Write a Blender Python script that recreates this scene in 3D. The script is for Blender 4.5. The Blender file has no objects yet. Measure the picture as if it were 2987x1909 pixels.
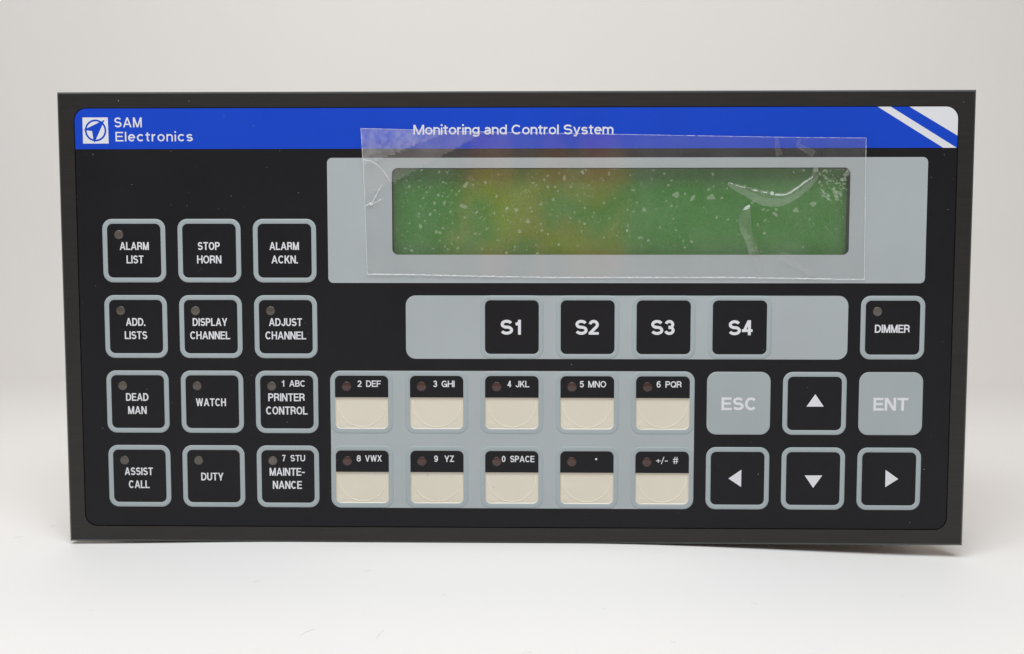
import bpy, math, random
from mathutils import Vector, Matrix, noise
from mathutils.geometry import delaunay_2d_cdt

MM = 0.001
scene = bpy.context.scene
C = scene.collection

# ------------------------------------------------------------------ camera
cam_data = bpy.data.cameras.new('camera')
cam_data.sensor_width = 36.0
cam_data.lens = 2912.0 / 2987.0 * 36.0
cam_data.clip_start = 0.01
cam_data.clip_end = 20.0
camera = bpy.data.objects.new('camera', cam_data)
C.objects.link(camera)
a, b, c = -0.0672830, 0.0175259, -0.000312
camera.matrix_world = (Matrix.Translation((5.29 * MM, -316.61 * MM, (19.28 + 72.0) * MM))
                       @ Matrix.Rotation(b, 4, 'Z') @ Matrix.Rotation(a, 4, 'X') @ Matrix.Rotation(c, 4, 'Y')
                       @ Matrix.Rotation(math.pi / 2, 4, 'X'))
scene.camera = camera

# ------------------------------------------------------------------ light
world = bpy.data.worlds.new('World')
scene.world = world
world.use_nodes = True
bg = world.node_tree.nodes['Background']
bg.inputs['Color'].default_value = (1.0, 0.87, 0.74, 1)
bg.inputs['Strength'].default_value = 0.17

def area_light(name, loc, target, sx, sy, watts, color):
    d = bpy.data.lights.new(name, 'AREA')
    d.shape = 'RECTANGLE'
    d.size, d.size_y, d.energy, d.color = sx, sy, watts, color
    o = bpy.data.objects.new(name, d)
    C.objects.link(o)
    o.location = loc
    o.rotation_euler = (Vector(target) - Vector(loc)).to_track_quat('-Z', 'Y').to_euler()
    return o
area_light('softbox_light', (-0.05, -0.42, 0.78), (0.0, -0.02, 0.03), 0.95, 0.45, 8.0, (0.970, 0.99, 1.0))
area_light('backdrop_fill_light', (0.0, 0.30, 0.85), (0.0, 0.34, 0.0), 1.3, 0.2, 0.72, (1.0, 0.74, 0.50))  # added fill to brighten and warm the backdrop, not a known lamp

scene.view_settings.view_transform = 'Standard'
scene.view_settings.look = 'None'
scene.view_settings.exposure = 0.0
scene.view_settings.gamma = 1.0

# ------------------------------------------------------------------ materials
def new_mat(name):
    m = bpy.data.materials.new(name)
    m.use_nodes = True
    nt = m.node_tree
    return m, nt, nt.nodes['Principled BSDF']

def coords(nt, scale=(1, 1, 1)):
    tc = nt.nodes.new('ShaderNodeTexCoord')
    mp = nt.nodes.new('ShaderNodeMapping')
    mp.inputs['Scale'].default_value = scale
    nt.links.new(tc.outputs['Object'], mp.inputs['Vector'])
    return mp.outputs['Vector']

def noise_tex(nt, vec, scale, detail=3.0, rough=0.55):
    n = nt.nodes.new('ShaderNodeTexNoise')
    n.inputs['Scale'].default_value = scale
    n.inputs['Detail'].default_value = detail
    n.inputs['Roughness'].default_value = rough
    nt.links.new(vec, n.inputs['Vector'])
    return n.outputs['Fac']

def ramp(nt, fac, stops):
    r = nt.nodes.new('ShaderNodeValToRGB')
    el = r.color_ramp.elements
    while len(el) < len(stops):
        el.new(0.5)
    for e, (p, col) in zip(el, stops):
        e.position = p
        e.color = (*col, 1)
    nt.links.new(fac, r.inputs['Fac'])
    return r.outputs['Color']

def printed(name, col, rough=0.5, var=0.06, grain=1400.0, bump=0.06, spec=0.5):
    """matt printed polyester: a little mottling and a fine matt grain"""
    m, nt, p = new_mat(name)
    v = nt.nodes.new('ShaderNodeNewGeometry').outputs['Position']     # so that alike pieces do not repeat their mottling
    n1 = noise_tex(nt, v, 35.0, 4)
    lo = tuple(x * (1 - var) for x in col)
    hi = tuple(min(1, x * (1 + var)) for x in col)
    nt.links.new(ramp(nt, n1, [(0.3, lo), (0.7, hi)]), p.inputs['Base Color'])
    mr = nt.nodes.new('ShaderNodeMapRange')                            # handled patches are a little glossier
    mr.inputs['To Min'].default_value = rough * 0.72; mr.inputs['To Max'].default_value = rough * 1.25
    nt.links.new(noise_tex(nt, v, 18.0, 5, 0.6), mr.inputs['Value'])
    nt.links.new(mr.outputs['Result'], p.inputs['Roughness'])
    p.inputs['Specular IOR Level'].default_value = spec
    n2 = noise_tex(nt, v, grain, 2)
    bp = nt.nodes.new('ShaderNodeBump')
    bp.inputs['Strength'].default_value = bump
    bp.inputs['Distance'].default_value = 0.0001
    nt.links.new(n2, bp.inputs['Height'])
    nt.links.new(bp.outputs['Normal'], p.inputs['Normal'])
    return m

M = {}
M['membrane'] = printed('black_membrane', (0.0095, 0.0098, 0.0125), 0.42, 0.10, spec=0.22)
M['blue'] = printed('blue_print', (0.005, 0.055, 0.53), 0.45, 0.05, spec=0.22)
M['grey'] = printed('grey_print', (0.380, 0.426, 0.446), 0.5, 0.035)
M['rim'] = printed('rim_print', (0.345, 0.402, 0.428), 0.5, 0.035)
M['white'] = printed('white_print', (0.69, 0.71, 0.76), 0.5, 0.03)
M['key_grey'] = printed('grey_key_print', (0.355, 0.403, 0.425), 0.5, 0.035)
M['beige'] = printed('label_pocket_film', (0.685, 0.648, 0.555), 0.35, 0.03)
M['arc'] = printed('pale_moulded_line', (0.85, 0.80, 0.68), 0.3, 0.03)
M['smoke'] = printed('smoked_indicator', (0.098, 0.084, 0.074), 0.14, 0.35, 900.0, 0.1)
M['smoke_red'] = printed('red_smoked_indicator', (0.064, 0.034, 0.031), 0.16, 0.35, 900.0, 0.1)
M['dark'] = printed('dark_gap', (0.012, 0.012, 0.012), 0.7, 0.1)
M['housing'] = printed('housing_steel', (0.30, 0.20, 0.15), 0.5, 0.1)
M['glass_black'] = printed('window_wall', (0.02, 0.022, 0.02), 0.6, 0.1)

# black anodised aluminium, brushed along its length
m, nt, p = new_mat('brushed_anodised_aluminium')
v = coords(nt, (14, 14, 900))
n1 = noise_tex(nt, v, 3.2, 5, 0.7)
v2 = coords(nt)
n2 = noise_tex(nt, v2, 22.0, 3)
colr = ramp(nt, n1, [(0.25, (0.0115, 0.0107, 0.0106)), (0.5, (0.0165, 0.015, 0.0146)), (0.78, (0.031, 0.028, 0.027))])
mx = nt.nodes.new('ShaderNodeMixRGB'); mx.blend_type = 'MULTIPLY'; mx.inputs['Fac'].default_value = 0.6
nt.links.new(colr, mx.inputs['Color1'])
nt.links.new(ramp(nt, n2, [(0.3, (0.75, 0.75, 0.78)), (0.7, (1.0, 0.98, 0.95))]), mx.inputs['Color2'])
nt.links.new(mx.outputs['Color'], p.inputs['Base Color'])
p.inputs['Roughness'].default_value = 0.42
p.inputs['Specular IOR Level'].default_value = 0.45
bp = nt.nodes.new('ShaderNodeBump'); bp.inputs['Strength'].default_value = 0.35; bp.inputs['Distance'].default_value = 0.0001
nt.links.new(n1, bp.inputs['Height']); nt.links.new(bp.outputs['Normal'], p.inputs['Normal'])
M['bezel'] = m

# polished chamfer of the same plate
m, nt, p = new_mat('chamfered_aluminium')
v = coords(nt)
nt.links.new(ramp(nt, noise_tex(nt, v, 60.0, 3), [(0.3, (0.042, 0.049, 0.052)), (0.7, (0.062, 0.070, 0.073))]), p.inputs['Base Color'])
p.inputs['Roughness'].default_value = 0.38
p.inputs['Specular IOR Level'].default_value = 0.5
M['chamfer'] = m

# green display behind the window
m, nt, p = new_mat('green_display')
v = coords(nt)
n1 = noise_tex(nt, v, 2600.0, 2, 0.6)
n2 = noise_tex(nt, v, 26.0, 3)
c1 = ramp(nt, n1, [(0.3, (0.036, 0.165, 0.024)), (0.7, (0.075, 0.270, 0.052))])
mx = nt.nodes.new('ShaderNodeMixRGB'); mx.blend_type = 'MULTIPLY'; mx.inputs['Fac'].default_value = 0.7
nt.links.new(c1, mx.inputs['Color1'])
nt.links.new(ramp(nt, n2, [(0.3, (0.86, 0.92, 0.9)), (0.7, (1.0, 1.0, 1.0))]), mx.inputs['Color2'])
nt.links.new(mx.outputs['Color'], p.inputs['Base Color'])
p.inputs['Roughness'].default_value = 0.11
p.inputs['IOR'].default_value = 1.82
M['lcd'] = m

def clear(name, milk, gloss_rough, ior=1.55, milk_col=(0.8, 0.8, 0.82), noise_scale=0.0, lo=0.3, hi=0.7):
    """clear plastic sheet: lets the light straight through, mirrors softly, a little milky"""
    mt = bpy.data.materials.new(name)
    mt.use_nodes = True
    t = mt.node_tree
    t.nodes.clear()
    out = t.nodes.new('ShaderNodeOutputMaterial')
    tr = t.nodes.new('ShaderNodeBsdfTransparent')
    df = t.nodes.new('ShaderNodeBsdfDiffuse'); df.inputs['Color'].default_value = (*milk_col, 1)
    gl = t.nodes.new('ShaderNodeBsdfGlossy'); gl.inputs['Roughness'].default_value = gloss_rough
    gl.inputs['Color'].default_value = (1, 1, 1, 1)
    fr = t.nodes.new('ShaderNodeFresnel')
    geo = t.nodes.new('ShaderNodeNewGeometry'); ir = t.nodes.new('ShaderNodeMapRange')   # thin sheet: the same mirror strength from both sides
    ir.inputs['To Min'].default_value = ior; ir.inputs['To Max'].default_value = 1.0 / ior
    t.links.new(geo.outputs['Backfacing'], ir.inputs['Value']); t.links.new(ir.outputs['Result'], fr.inputs['IOR'])
    m1 = t.nodes.new('ShaderNodeMixShader'); m2 = t.nodes.new('ShaderNodeMixShader')
    if noise_scale:
        vec = coords(t)
        n = noise_tex(t, vec, noise_scale, 5, 0.65)
        mr = t.nodes.new('ShaderNodeMapRange')
        mr.inputs['From Min'].default_value = lo; mr.inputs['From Max'].default_value = hi
        mr.inputs['To Min'].default_value = milk * 0.35; mr.inputs['To Max'].default_value = milk * 1.7
        t.links.new(n, mr.inputs['Value']); t.links.new(mr.outputs['Result'], m1.inputs['Fac'])
    else:
        m1.inputs['Fac'].default_value = milk
    t.links.new(tr.outputs[0], m1.inputs[1]); t.links.new(df.outputs[0], m1.inputs[2])
    t.links.new(fr.outputs[0], m2.inputs['Fac'])
    t.links.new(m1.outputs[0], m2.inputs[1]); t.links.new(gl.outputs[0], m2.inputs[2])
    t.links.new(m2.outputs[0], out.inputs['Surface'])
    return mt
M['window'] = clear('clear_window', 0.004, 0.10, 1.35)
M['film'] = clear('protective_film', 0.045, 0.07, 1.62, noise_scale=60.0)
M['film_corner'] = clear('painted_sheen_film', 0.19, 0.22, 1.6, noise_scale=420.0)  # extra milkiness stands in for the bright floor mirrored in the lifted film
M['film_fold'] = clear('lifted_film', 0.115, 0.20, 1.6, noise_scale=90.0, lo=0.1, hi=0.9)  # milkier as well, with the floor's reflection put into the film colour
M['blister'] = clear('raised_film', 0.06, 0.13, 1.65, noise_scale=220.0)
M['sheen'] = clear('stretched_film', 0.05, 0.25, 1.5, noise_scale=120.0)
M['bubble'] = clear('air_bubble', 0.155, 0.30, 1.45, (0.80, 0.88, 0.74))
M['edge'] = clear('cut_film_edge', 0.62, 0.25, 1.5, (0.9, 0.9, 0.93))  # whitened, so light caught by the thin edge is in its colour
M['lint'] = printed('grey_lint', (0.66, 0.65, 0.63), 0.8, 0.1)
M['dust'] = printed('pale_dust', (0.34, 0.34, 0.34), 0.8, 0.1)

m, nt, p = new_mat('reflection_patches')  # colour patches made up for the mirror image of the added box
v = coords(nt, (1.0, 1.0, 0.5))
c_a = ramp(nt, noise_tex(nt, v, 30.0, 1, 0.4), [(0.35, (0.08, 0.08, 0.03)), (0.40, (0.85, 0.11, 0.01)), (0.50, (0.95, 0.15, 0.01)), (0.53, (0.98, 0.58, 0.01)), (0.59, (0.95, 0.50, 0.01)), (0.65, (0.10, 0.09, 0.03))])
nt.links.new(c_a, p.inputs['Base Color'])
p.inputs['Roughness'].default_value = 0.7
M['prop_patches'] = m

m, nt, p = new_mat('white_paper')
v = coords(nt)
n1 = noise_tex(nt, v, 3.0, 3)
nt.links.new(ramp(nt, n1, [(0.3, (0.885, 0.885, 0.885)), (0.7, (0.91, 0.91, 0.91))]), p.inputs['Base Color'])
p.inputs['Roughness'].default_value = 0.6
p.inputs['Specular IOR Level'].default_value = 0.25
n2 = noise_tex(nt, v, 240.0, 5)
bp = nt.nodes.new('ShaderNodeBump'); bp.inputs['Strength'].default_value = 0.06; bp.inputs['Distance'].default_value = 0.0004
nt.links.new(n2, bp.inputs['Height']); nt.links.new(bp.outputs['Normal'], p.inputs['Normal'])
M['paper'] = m

# ------------------------------------------------------------------ mesh helpers (panel units: mm, x right, z up, depth y away from the viewer)
def mesh_object(name, verts, faces, mat, parent=None, smooth=False, mats=None, fm=None):
    me = bpy.data.meshes.new(name)
    me.from_pydata([(x * MM, y * MM, z * MM) for x, y, z in verts], [], faces)
    for q in (mats or [mat]):
        me.materials.append(q)
    if fm:
        for poly, k in zip(me.polygons, fm):
            poly.material_index = k
    if smooth:
        for poly in me.polygons:
            poly.use_smooth = True
    me.update()
    o = bpy.data.objects.new(name, me)
    C.objects.link(o)
    if parent:
        o.parent = parent
    return o

def empty(name, loc=(0, 0, 0), parent=None):
    o = bpy.data.objects.new(name, None)
    o.empty_display_size = 0.01
    C.objects.link(o)
    o.location = tuple(x * MM for x in loc)
    if parent:
        o.parent = parent
    return o

def tag(o, label=None, category=None, kind=None, group=None):
    if label: o['label'] = label
    if category: o['category'] = category
    if kind: o['kind'] = kind
    if group: o['group'] = group
    return o

def rrect(x0, z0, x1, z1, r, n=8):
    """rounded rectangle, counter-clockwise seen from the front"""
    pts = []
    rs = r if isinstance(r, (list, tuple)) else [r] * 4      # bl, br, tr, tl
    for (cx, cz, sx, sz, a0), rr in zip(((x0, z0, 1, 1, 180), (x1, z0, -1, 1, 270), (x1, z1, -1, -1, 0), (x0, z1, 1, -1, 90)), rs):
        for k in range(n + 1):
            t = math.radians(a0 + 90.0 * k / n)
            pts.append((cx + sx * rr + rr * math.cos(t), cz + sz * rr + rr * math.sin(t)))
    return pts

def circle(cx, cz, r, n=28):
    return [(cx + r * math.cos(2 * math.pi * k / n), cz + r * math.sin(2 * math.pi * k / n)) for k in range(n)]

def area2(P):
    return sum(P[i - 1][0] * P[i][1] - P[i][0] * P[i - 1][1] for i in range(len(P)))

def inside(pt, P):
    x, z = pt; c_ = False
    for i in range(len(P)):
        x1, z1 = P[i - 1]; x2, z2 = P[i]
        if (z1 > z) != (z2 > z) and x < (x2 - x1) * (z - z1) / (z2 - z1) + x1:
            c_ = not c_
    return c_

def sheet_data(loops, y, t, base=0):
    """front face of the loops at depth y, side walls t deep; returns verts, faces"""
    verts, faces = [], []
    flat = []
    for L in loops:
        flat += L
    n = len(flat)
    verts += [(x, y, z) for x, z in flat]
    edges, k = [], 0
    for L in loops:
        edges += [(k + i, k + (i + 1) % len(L)) for i in range(len(L))]
        k += len(L)
    cv, ce, cf, ov, oe, of_ = delaunay_2d_cdt([Vector(q) for q in flat], edges, [], 0, 1e-6)
    src = [o_[0] if o_ else None for o_ in ov]
    tris = [tuple(src[i] for i in f) for f in cf if all(src[i] is not None for i in f)]
    def filled(f):
        x = sum(flat[i][0] for i in f) / 3; z = sum(flat[i][1] for i in f) / 3
        return sum(inside((x, z), L) for L in loops) % 2 == 1
    tris = [f for f in tris if filled(f)]
    for tr in tris:
        P = [flat[i] for i in tr]
        # a front face has its normal towards -y: counter-clockwise in x,z
        f = tuple(tr) if area2(P) > 0 else tuple(reversed(tr))
        faces.append(tuple(base + i for i in f))
    if t:
        verts += [(x, y + t, z) for x, z in flat]
        k = 0
        for L in loops:
            m_ = len(L)
            for i in range(m_):
                i0, i1 = k + i, k + (i + 1) % m_
                faces.append((base + i0, base + n + i0, base + n + i1, base + i1))
            k += m_
    return verts, faces

def sheet(name, loops, y, t, mat, parent):
    v_, f_ = sheet_data(loops, y, t)
    return mesh_object(name, v_, f_, mat, parent)

def loft(name, rings, mat, parent, cap_mat=None, close=True, mats=None):
    """rings: list of (outline, depth) from the outside in; the last may be capped"""
    verts, faces = [], []
    n = len(rings[0][0])
    for L, y in rings:
        verts += [(x, y, z) for x, z in L]
    for r in range(len(rings) - 1):
        for i in range(n):
            j = (i + 1) % n
            faces.append((r * n + i, r * n + j, (r + 1) * n + j, (r + 1) * n + i))
    if close:
        faces.append(tuple((len(rings) - 1) * n + i for i in range(n)))
    return mesh_object(name, verts, faces, mat, parent)

# ------------------------------------------------------------------ lettering: a bold grotesque drawn from strokes
# each glyph: width, then strokes in a box 1 high:  b = bar cut level at its ends, h = level bar, p = bent stroke, o = closed oval, d = dot
def arc(cx, cy, rx, ry, a0, a1, n=None):
    n = n or max(4, int(abs(a1 - a0) / 15))
    return [(cx + rx * math.cos(math.radians(a0 + (a1 - a0) * k / n)), cy + ry * math.sin(math.radians(a0 + (a1 - a0) * k / n))) for k in range(n + 1)]
def s_curve(w, h):
    return [(x * w, y * h) for x, y in arc(.5, .75, .46, .25, 22, 245) + arc(.5, .26, .5, .26, 62, -158)]
GLYPHS = {
 'A': (.80, ('b', 0, 0, .40, 1), ('b', .80, 0, .40, 1), ('h', .16, .64, .27)),
 'B': (.66, ('b', 0, 0, 0, 1), ('p', [(0, 1)] + arc(.36, .76, .26, .24, 90, -90) + [(0, .52)]), ('p', [(0, .52)] + arc(.38, .26, .28, .26, 90, -90) + [(0, 0)])),
 'C': (.74, ('p', arc(.38, .5, .38, .5, 42, 318))),
 'D': (.72, ('b', 0, 0, 0, 1), ('p', [(0, 1)] + arc(.30, .5, .42, .5, 90, -90) + [(0, 0)])),
 'E': (.58, ('b', 0, 0, 0, 1), ('h', 0, .58, 1), ('h', 0, .53, .52), ('h', 0, .60, 0)),
 'F': (.54, ('b', 0, 0, 0, 1), ('h', 0, .54, 1), ('h', 0, .47, .50)),
 'G': (.76, ('p', arc(.38, .5, .38, .5, 44, 345)), ('h', .44, .76, .44), ('b', .76, 0, .76, .44)),
 'H': (.68, ('b', 0, 0, 0, 1), ('b', .68, 0, .68, 1), ('h', 0, .68, .52)),
 'I': (0, ('b', 0, 0, 0, 1)),
 'J': (.48, ('p', [(.48, 1)] + arc(.24, .27, .24, .27, 0, -175)), ('b', .48, .6, .48, 1)),
 'K': (.66, ('b', 0, 0, 0, 1), ('b', .04, .36, .60, 1), ('b', .66, 0, .24, .56)),
 'L': (.52, ('b', 0, 0, 0, 1), ('h', 0, .54, 0)),
 'M': (.82, ('b', 0, 0, 0, 1), ('b', .82, 0, .82, 1), ('b', .02, 1, .41, 0), ('b', .80, 1, .41, 0)),
 'N': (.68, ('b', 0, 0, 0, 1), ('b', .68, 0, .68, 1), ('b', .02, 1, .66, 0)),
 'O': (.78, ('o', .39, .5, .39, .5)),
 'P': (.62, ('b', 0, 0, 0, 1), ('p', [(0, 1)] + arc(.34, .73, .28, .27, 90, -90) + [(0, .46)])),
 'Q': (.78, ('o', .39, .5, .39, .5), ('p', [(.48, .26), (.78, -.02)])),
 'R': (.66, ('b', 0, 0, 0, 1), ('p', [(0, 1)] + arc(.36, .74, .27, .26, 90, -90) + [(0, .48)]), ('p', [(.36, .48), (.50, .45), (.59, .36), (.61, .22), (.65, 0)])),
 'S': (.66, ('p', s_curve(.66, 1))),
 'T': (.64, ('b', .32, 0, .32, 1), ('h', 0, .64, 1)),
 'U': (.66, ('p', [(0, 1)] + arc(.33, .31, .33, .31, 180, 360) + [(.66, 1)]), ('b', 0, .6, 0, 1), ('b', .66, .6, .66, 1)),
 'V': (.74, ('b', 0, 1, .37, 0), ('b', .74, 1, .37, 0)),
 'W': (1.12, ('b', 0, 1, .28, 0), ('b', .28, 0, .56, 1), ('b', .56, 1, .84, 0), ('b', .84, 0, 1.12, 1)),
 'X': (.70, ('b', 0, 0, .68, 1), ('b', .02, 1, .70, 0)),
 'Y': (.72, ('b', 0, 1, .36, .40), ('b', .72, 1, .36, .40), ('b', .36, 0, .36, .45)),
 'Z': (.62, ('h', .02, .60, 1), ('h', 0, .62, 0), ('b', .02, 0, .58, 1)),
 '0': (.50, ('o', .25, .5, .25, .5)),
 '1': (.26, ('b', .26, 0, .26, 1), ('p', [(0, .76), (.12, .78), (.22, .86), (.26, .98)])),
 '2': (.50, ('p', arc(.25, .72, .25, .28, 172, -32) + [(.02, .04)]), ('h', 0, .50, 0)),
 '3': (.50, ('p', arc(.24, .74, .23, .26, 165, -80) + [(.18, .51)]), ('p', [(.18, .51)] + arc(.24, .26, .26, .26, 85, -165))),
 '4': (.54, ('b', .42, 0, .42, 1), ('b', .02, .26, .40, 1), ('h', 0, .54, .26)),
 '5': (.50, ('h', .08, .46, 1), ('p', [(.09, 1), (.05, .50)] + arc(.25, .32, .25, .32, 125, -162))),
 '6': (.52, ('o', .26, .31, .26, .31), ('p', arc(.28, .66, .28, .34, 35, 180) + [(0, .33)])),
 '7': (.50, ('h', 0, .50, 1), ('b', .15, 0, .48, 1)),
 '8': (.52, ('o', .26, .75, .23, .25), ('o', .26, .27, .26, .27)),
 '9': (.52, ('o', .26, .69, .26, .31), ('p', arc(.24, .34, .28, .34, -145, 0) + [(.52, .67)])),
 '.': (0, ('d', 0, 0)), '+': (.46, ('h', 0, .46, .42), ('b', .23, .20, .23, .64)),
 '-': (.28, ('h', 0, .28, .40)), '/': (.32, ('b', 0, -.02, .32, 1)),
 '#': (.56, ('b', .10, 0, .20, 1), ('b', .36, 0, .46, 1), ('h', 0, .56, .68), ('h', 0, .56, .32)),
 'a': (.48, ('p', arc(.23, .49, .22, .23, 155, 0) + [(.45, .12), (.48, 0)]), ('p', [(.45, .42), (.30, .40)] + arc(.21, .19, .21, .20, 100, 330) + [(.45, .22)])),
 'c': (.50, ('p', arc(.27, .36, .27, .36, 42, 318))),
 'd': (.52, ('b', .52, 0, .52, 1), ('o', .26, .36, .26, .36)),
 'e': (.52, ('p', arc(.26, .36, .26, .36, 0, 318)), ('h', 0, .52, .38)),
 'g': (.52, ('b', .52, .1, .52, .72), ('o', .26, .38, .26, .34), ('p', [(.52, .3)] + arc(.26, -.02, .26, .24, 0, -155))),
 'i': (0, ('b', 0, 0, 0, .66), ('d', 0, 1.05)),
 'l': (0, ('b', 0, 0, 0, 1)),
 'm': (.84, ('b', 0, 0, 0, .72), ('p', arc(.21, .48, .21, .24, 165, 0) + [(.42, 0)]), ('p', arc(.63, .48, .21, .24, 165, 0) + [(.84, 0)]), ('b', .42, 0, .42, .3), ('b', .84, 0, .84, .3)),
 'n': (.46, ('b', 0, 0, 0, .72), ('p', arc(.23, .47, .23, .25, 165, 0) + [(.46, 0)]), ('b', .46, 0, .46, .3)),
 'o': (.54, ('o', .27, .36, .27, .36)),
 'r': (.24, ('b', 0, 0, 0, .72), ('p', arc(.26, .42, .26, .29, 165, 88))),
 's': (.46, ('p', s_curve(.46, .72))),
 't': (.28, ('b', .12, .12, .12, .92), ('h', 0, .28, .72), ('p', [(.12, .3)] + arc(.26, .13, .14, .13, 180, 275))),
 'y': (.50, ('b', 0, .72, .27, 0), ('b', .50, .72, .17, -.2), ('h', .04, .16, -.25)),
}

def poly_stroke(P, s):
    """outline of a bent stroke of width s with flat ends"""
    L, R = [], []
    for i, p_ in enumerate(P):
        a_ = Vector(P[max(0, i - 1)]); b_ = Vector(P[min(len(P) - 1, i + 1)])
        d = (b_ - a_)
        d = d.normalized() if d.length > 1e-9 else Vector((1, 0))
        nn = Vector((-d.y, d.x)) * s / 2
        if 0 < i < len(P) - 1:
            e = (Vector(P[i]) - a_)
            if e.length > 1e-9:
                nn /= max(.6, abs(e.normalized().dot(d)))
        L.append((p_[0] + nn.x, p_[1] + nn.y)); R.append((p_[0] - nn.x, p_[1] - nn.y))
    return R + L[::-1]

def glyph_shapes(ch, x0, z0, k, H, s):
    """polygons (and oval rings as outer, inner pairs) of one glyph; k squeezes the width"""
    Hc = H - s
    def m_(x, z): return (x0 + s / 2 + x * k * Hc, z0 + s / 2 + z * Hc)
    out = []
    for st in GLYPHS[ch][1:]:
        t = st[0]
        if t == 'b':
            (ax, az), (bx, bz) = m_(st[1], st[2]), m_(st[3], st[4])
            if az > bz: (ax, az), (bx, bz) = (bx, bz), (ax, az)
            dx, dz = bx - ax, bz - az
            w = s * math.hypot(dx, dz) / dz / 2 if abs(dx) > 1e-6 else s / 2
            w = min(w, s * .95)
            if abs(dx) > 1e-6: w *= .92
            out.append(([(ax - w, az - s / 2), (ax + w, az - s / 2), (bx + w, bz + s / 2), (bx - w, bz + s / 2)], None))
        elif t == 'h':
            (ax, az), (bx, _) = m_(st[1], st[3]), m_(st[2], st[3])
            q = s * .45
            out.append(([(ax - s / 2, az - q), (bx + s / 2, az - q), (bx + s / 2, az + q), (ax - s / 2, az + q)], None))
        elif t == 'd':
            ax, az = m_(st[1], st[2]); q = s * .55
            out.append(([(ax - q, az - q), (ax + q, az - q), (ax + q, az + q), (ax - q, az + q)], None))
        elif t == 'o':
            cx, cz = m_(st[1], st[2]); rx, rz = st[3] * k * Hc, st[4] * Hc
            def ov(e): return [(cx + (rx + e) * math.cos(2 * math.pi * q / 24), cz + (rz + e * .92) * math.sin(2 * math.pi * q / 24)) for q in range(24)]
            out.append((ov(s / 2), ov(-s / 2)))
        else:
            out.append((poly_stroke([m_(*q) for q in st[1]], s), None))
    return out

def lettering(name, strings, y, parent, mat, weight=0.16):
    """strings: (text, x0, ztop, x1, zbottom[, options]); flat print, one mesh for the line or lines"""
    verts, faces = [], []
    for st in strings:
        text, x0, z1, x1, z0 = st[:5]
        opt = st[5] if len(st) > 5 else {}
        H = z1 - z0
        s = H * opt.get('weight', weight)
        if text in ('+/-', '#'):
            s *= 0.68
        if text == '.':
            s = min(H, x1 - x0)
        gap = s * opt.get('gap', .42)
        sp = H * opt.get('space', .22)
        fixed = sum(sp if ch == ' ' else s for ch in text) + gap * (len(text.replace(' ', '')) - 1)
        tot = sum(GLYPHS[ch][0] for ch in text if ch != ' ') * (H - s)
        k = (x1 - x0 - fixed) / tot if tot > 0 else 1
        pen = x0
        for i, ch in enumerate(text):
            if ch == ' ':
                pen += sp; continue
            shapes = glyph_shapes(ch, pen, z0, k, H, s)
            pts, edges = [], []
            for A, B in shapes:
                for L in (A, B):
                    if L:
                        n0 = len(pts); pts += L
                        edges += [(n0 + q, n0 + (q + 1) % len(L)) for q in range(len(L))]
            cv, ce, cf, ov_, oe, of_ = delaunay_2d_cdt([Vector(q) for q in pts], edges, [], 0, 1e-5)
            b0 = len(verts)
            verts += [(q.x, y, q.y) for q in cv]
            for f in cf:
                c_ = (sum(cv[q].x for q in f) / 3, sum(cv[q].y for q in f) / 3)
                if any(inside_w(c_, A) and not (B and inside(c_, B)) for A, B in shapes):
                    P = [(cv[q].x, cv[q].y) for q in f]
                    f = f if area2(P) > 0 else f[::-1]
                    faces.append(tuple(b0 + q for q in f))
            pen += GLYPHS[ch][0] * k * (H - s) + s + gap
    return mesh_object(name, verts, faces, mat, parent)

def inside_w(pt, P):
    """winding test, so that a stroke crossing itself stays filled"""
    x, z = pt; w = 0
    for i in range(len(P)):
        x1, z1 = P[i - 1]; x2, z2 = P[i]
        cr = (x2 - x1) * (z - z1) - (x - x1) * (z2 - z1)
        if z1 <= z < z2 and cr > 0: w += 1
        elif z2 <= z < z1 and cr < 0: w -= 1
    return w != 0

# ================================================================== THE PAPER SWEEP the panel stands on
def smooth(e0, e1, x):
    t = max(0.0, min(1.0, (x - e0) / (e1 - e0)))
    return t * t * (3 - 2 * t)

def paper_height(x, y):
    """gentle sag of the paper under the panel (mm): it lies lower towards the right and a touch lower at the left"""
    right = -4.6 * smooth(18, 165, x)
    left = -1.15 * smooth(-70, -150, x)
    return right + left

xs = [-1500, -1000, -700, -500, -400, -320, -260] + [-230 + 6 * k for k in range(77)] + [260, 320, 400, 500, 700, 1000, 1500]
prof = []
for y in [-1300, -900, -700, -560, -460, -400] + [-360 + 10 * k for k in range(56)] + [230, 280, 330, 380, 430]:
    prof.append((y, 0.0))
R, y0 = 120.0, 440.0
for k in range(1, 25):
    t = math.pi / 2 * k / 24
    prof.append((y0 + R * math.sin(t), R * (1 - math.cos(t))))
for z in (160, 240, 400, 550, 750, 1000, 1300):
    prof.append((y0 + R, z))
verts = []
for y, z in prof:
    for x in xs:
        w = 1.0 if z < 1 else max(0.0, 1 - z / 200.0)
        verts.append((x, y, z + paper_height(x, y) * w))
nx = len(xs)
faces = [(r * nx + i, r * nx + i + 1, (r + 1) * nx + i + 1, (r + 1) * nx + i) for r in range(len(prof) - 1) for i in range(nx - 1)]
paper = mesh_object('paper_backdrop', verts, faces, M['paper'], smooth=True)
tag(paper, kind='structure')

# ================================================================== THE PANEL
root = empty('control_panel')
tag(root, 'black control panel with blue title band and green display, standing on white paper', 'control panel')
ZC = 72.0                                   # height of the panel's middle above its base
def Z(P): return [(x, z + ZC) for x, z in P]

MEM = (-138.5, -66.65, 138.5, 66.85)
RM = 3.8

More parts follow.
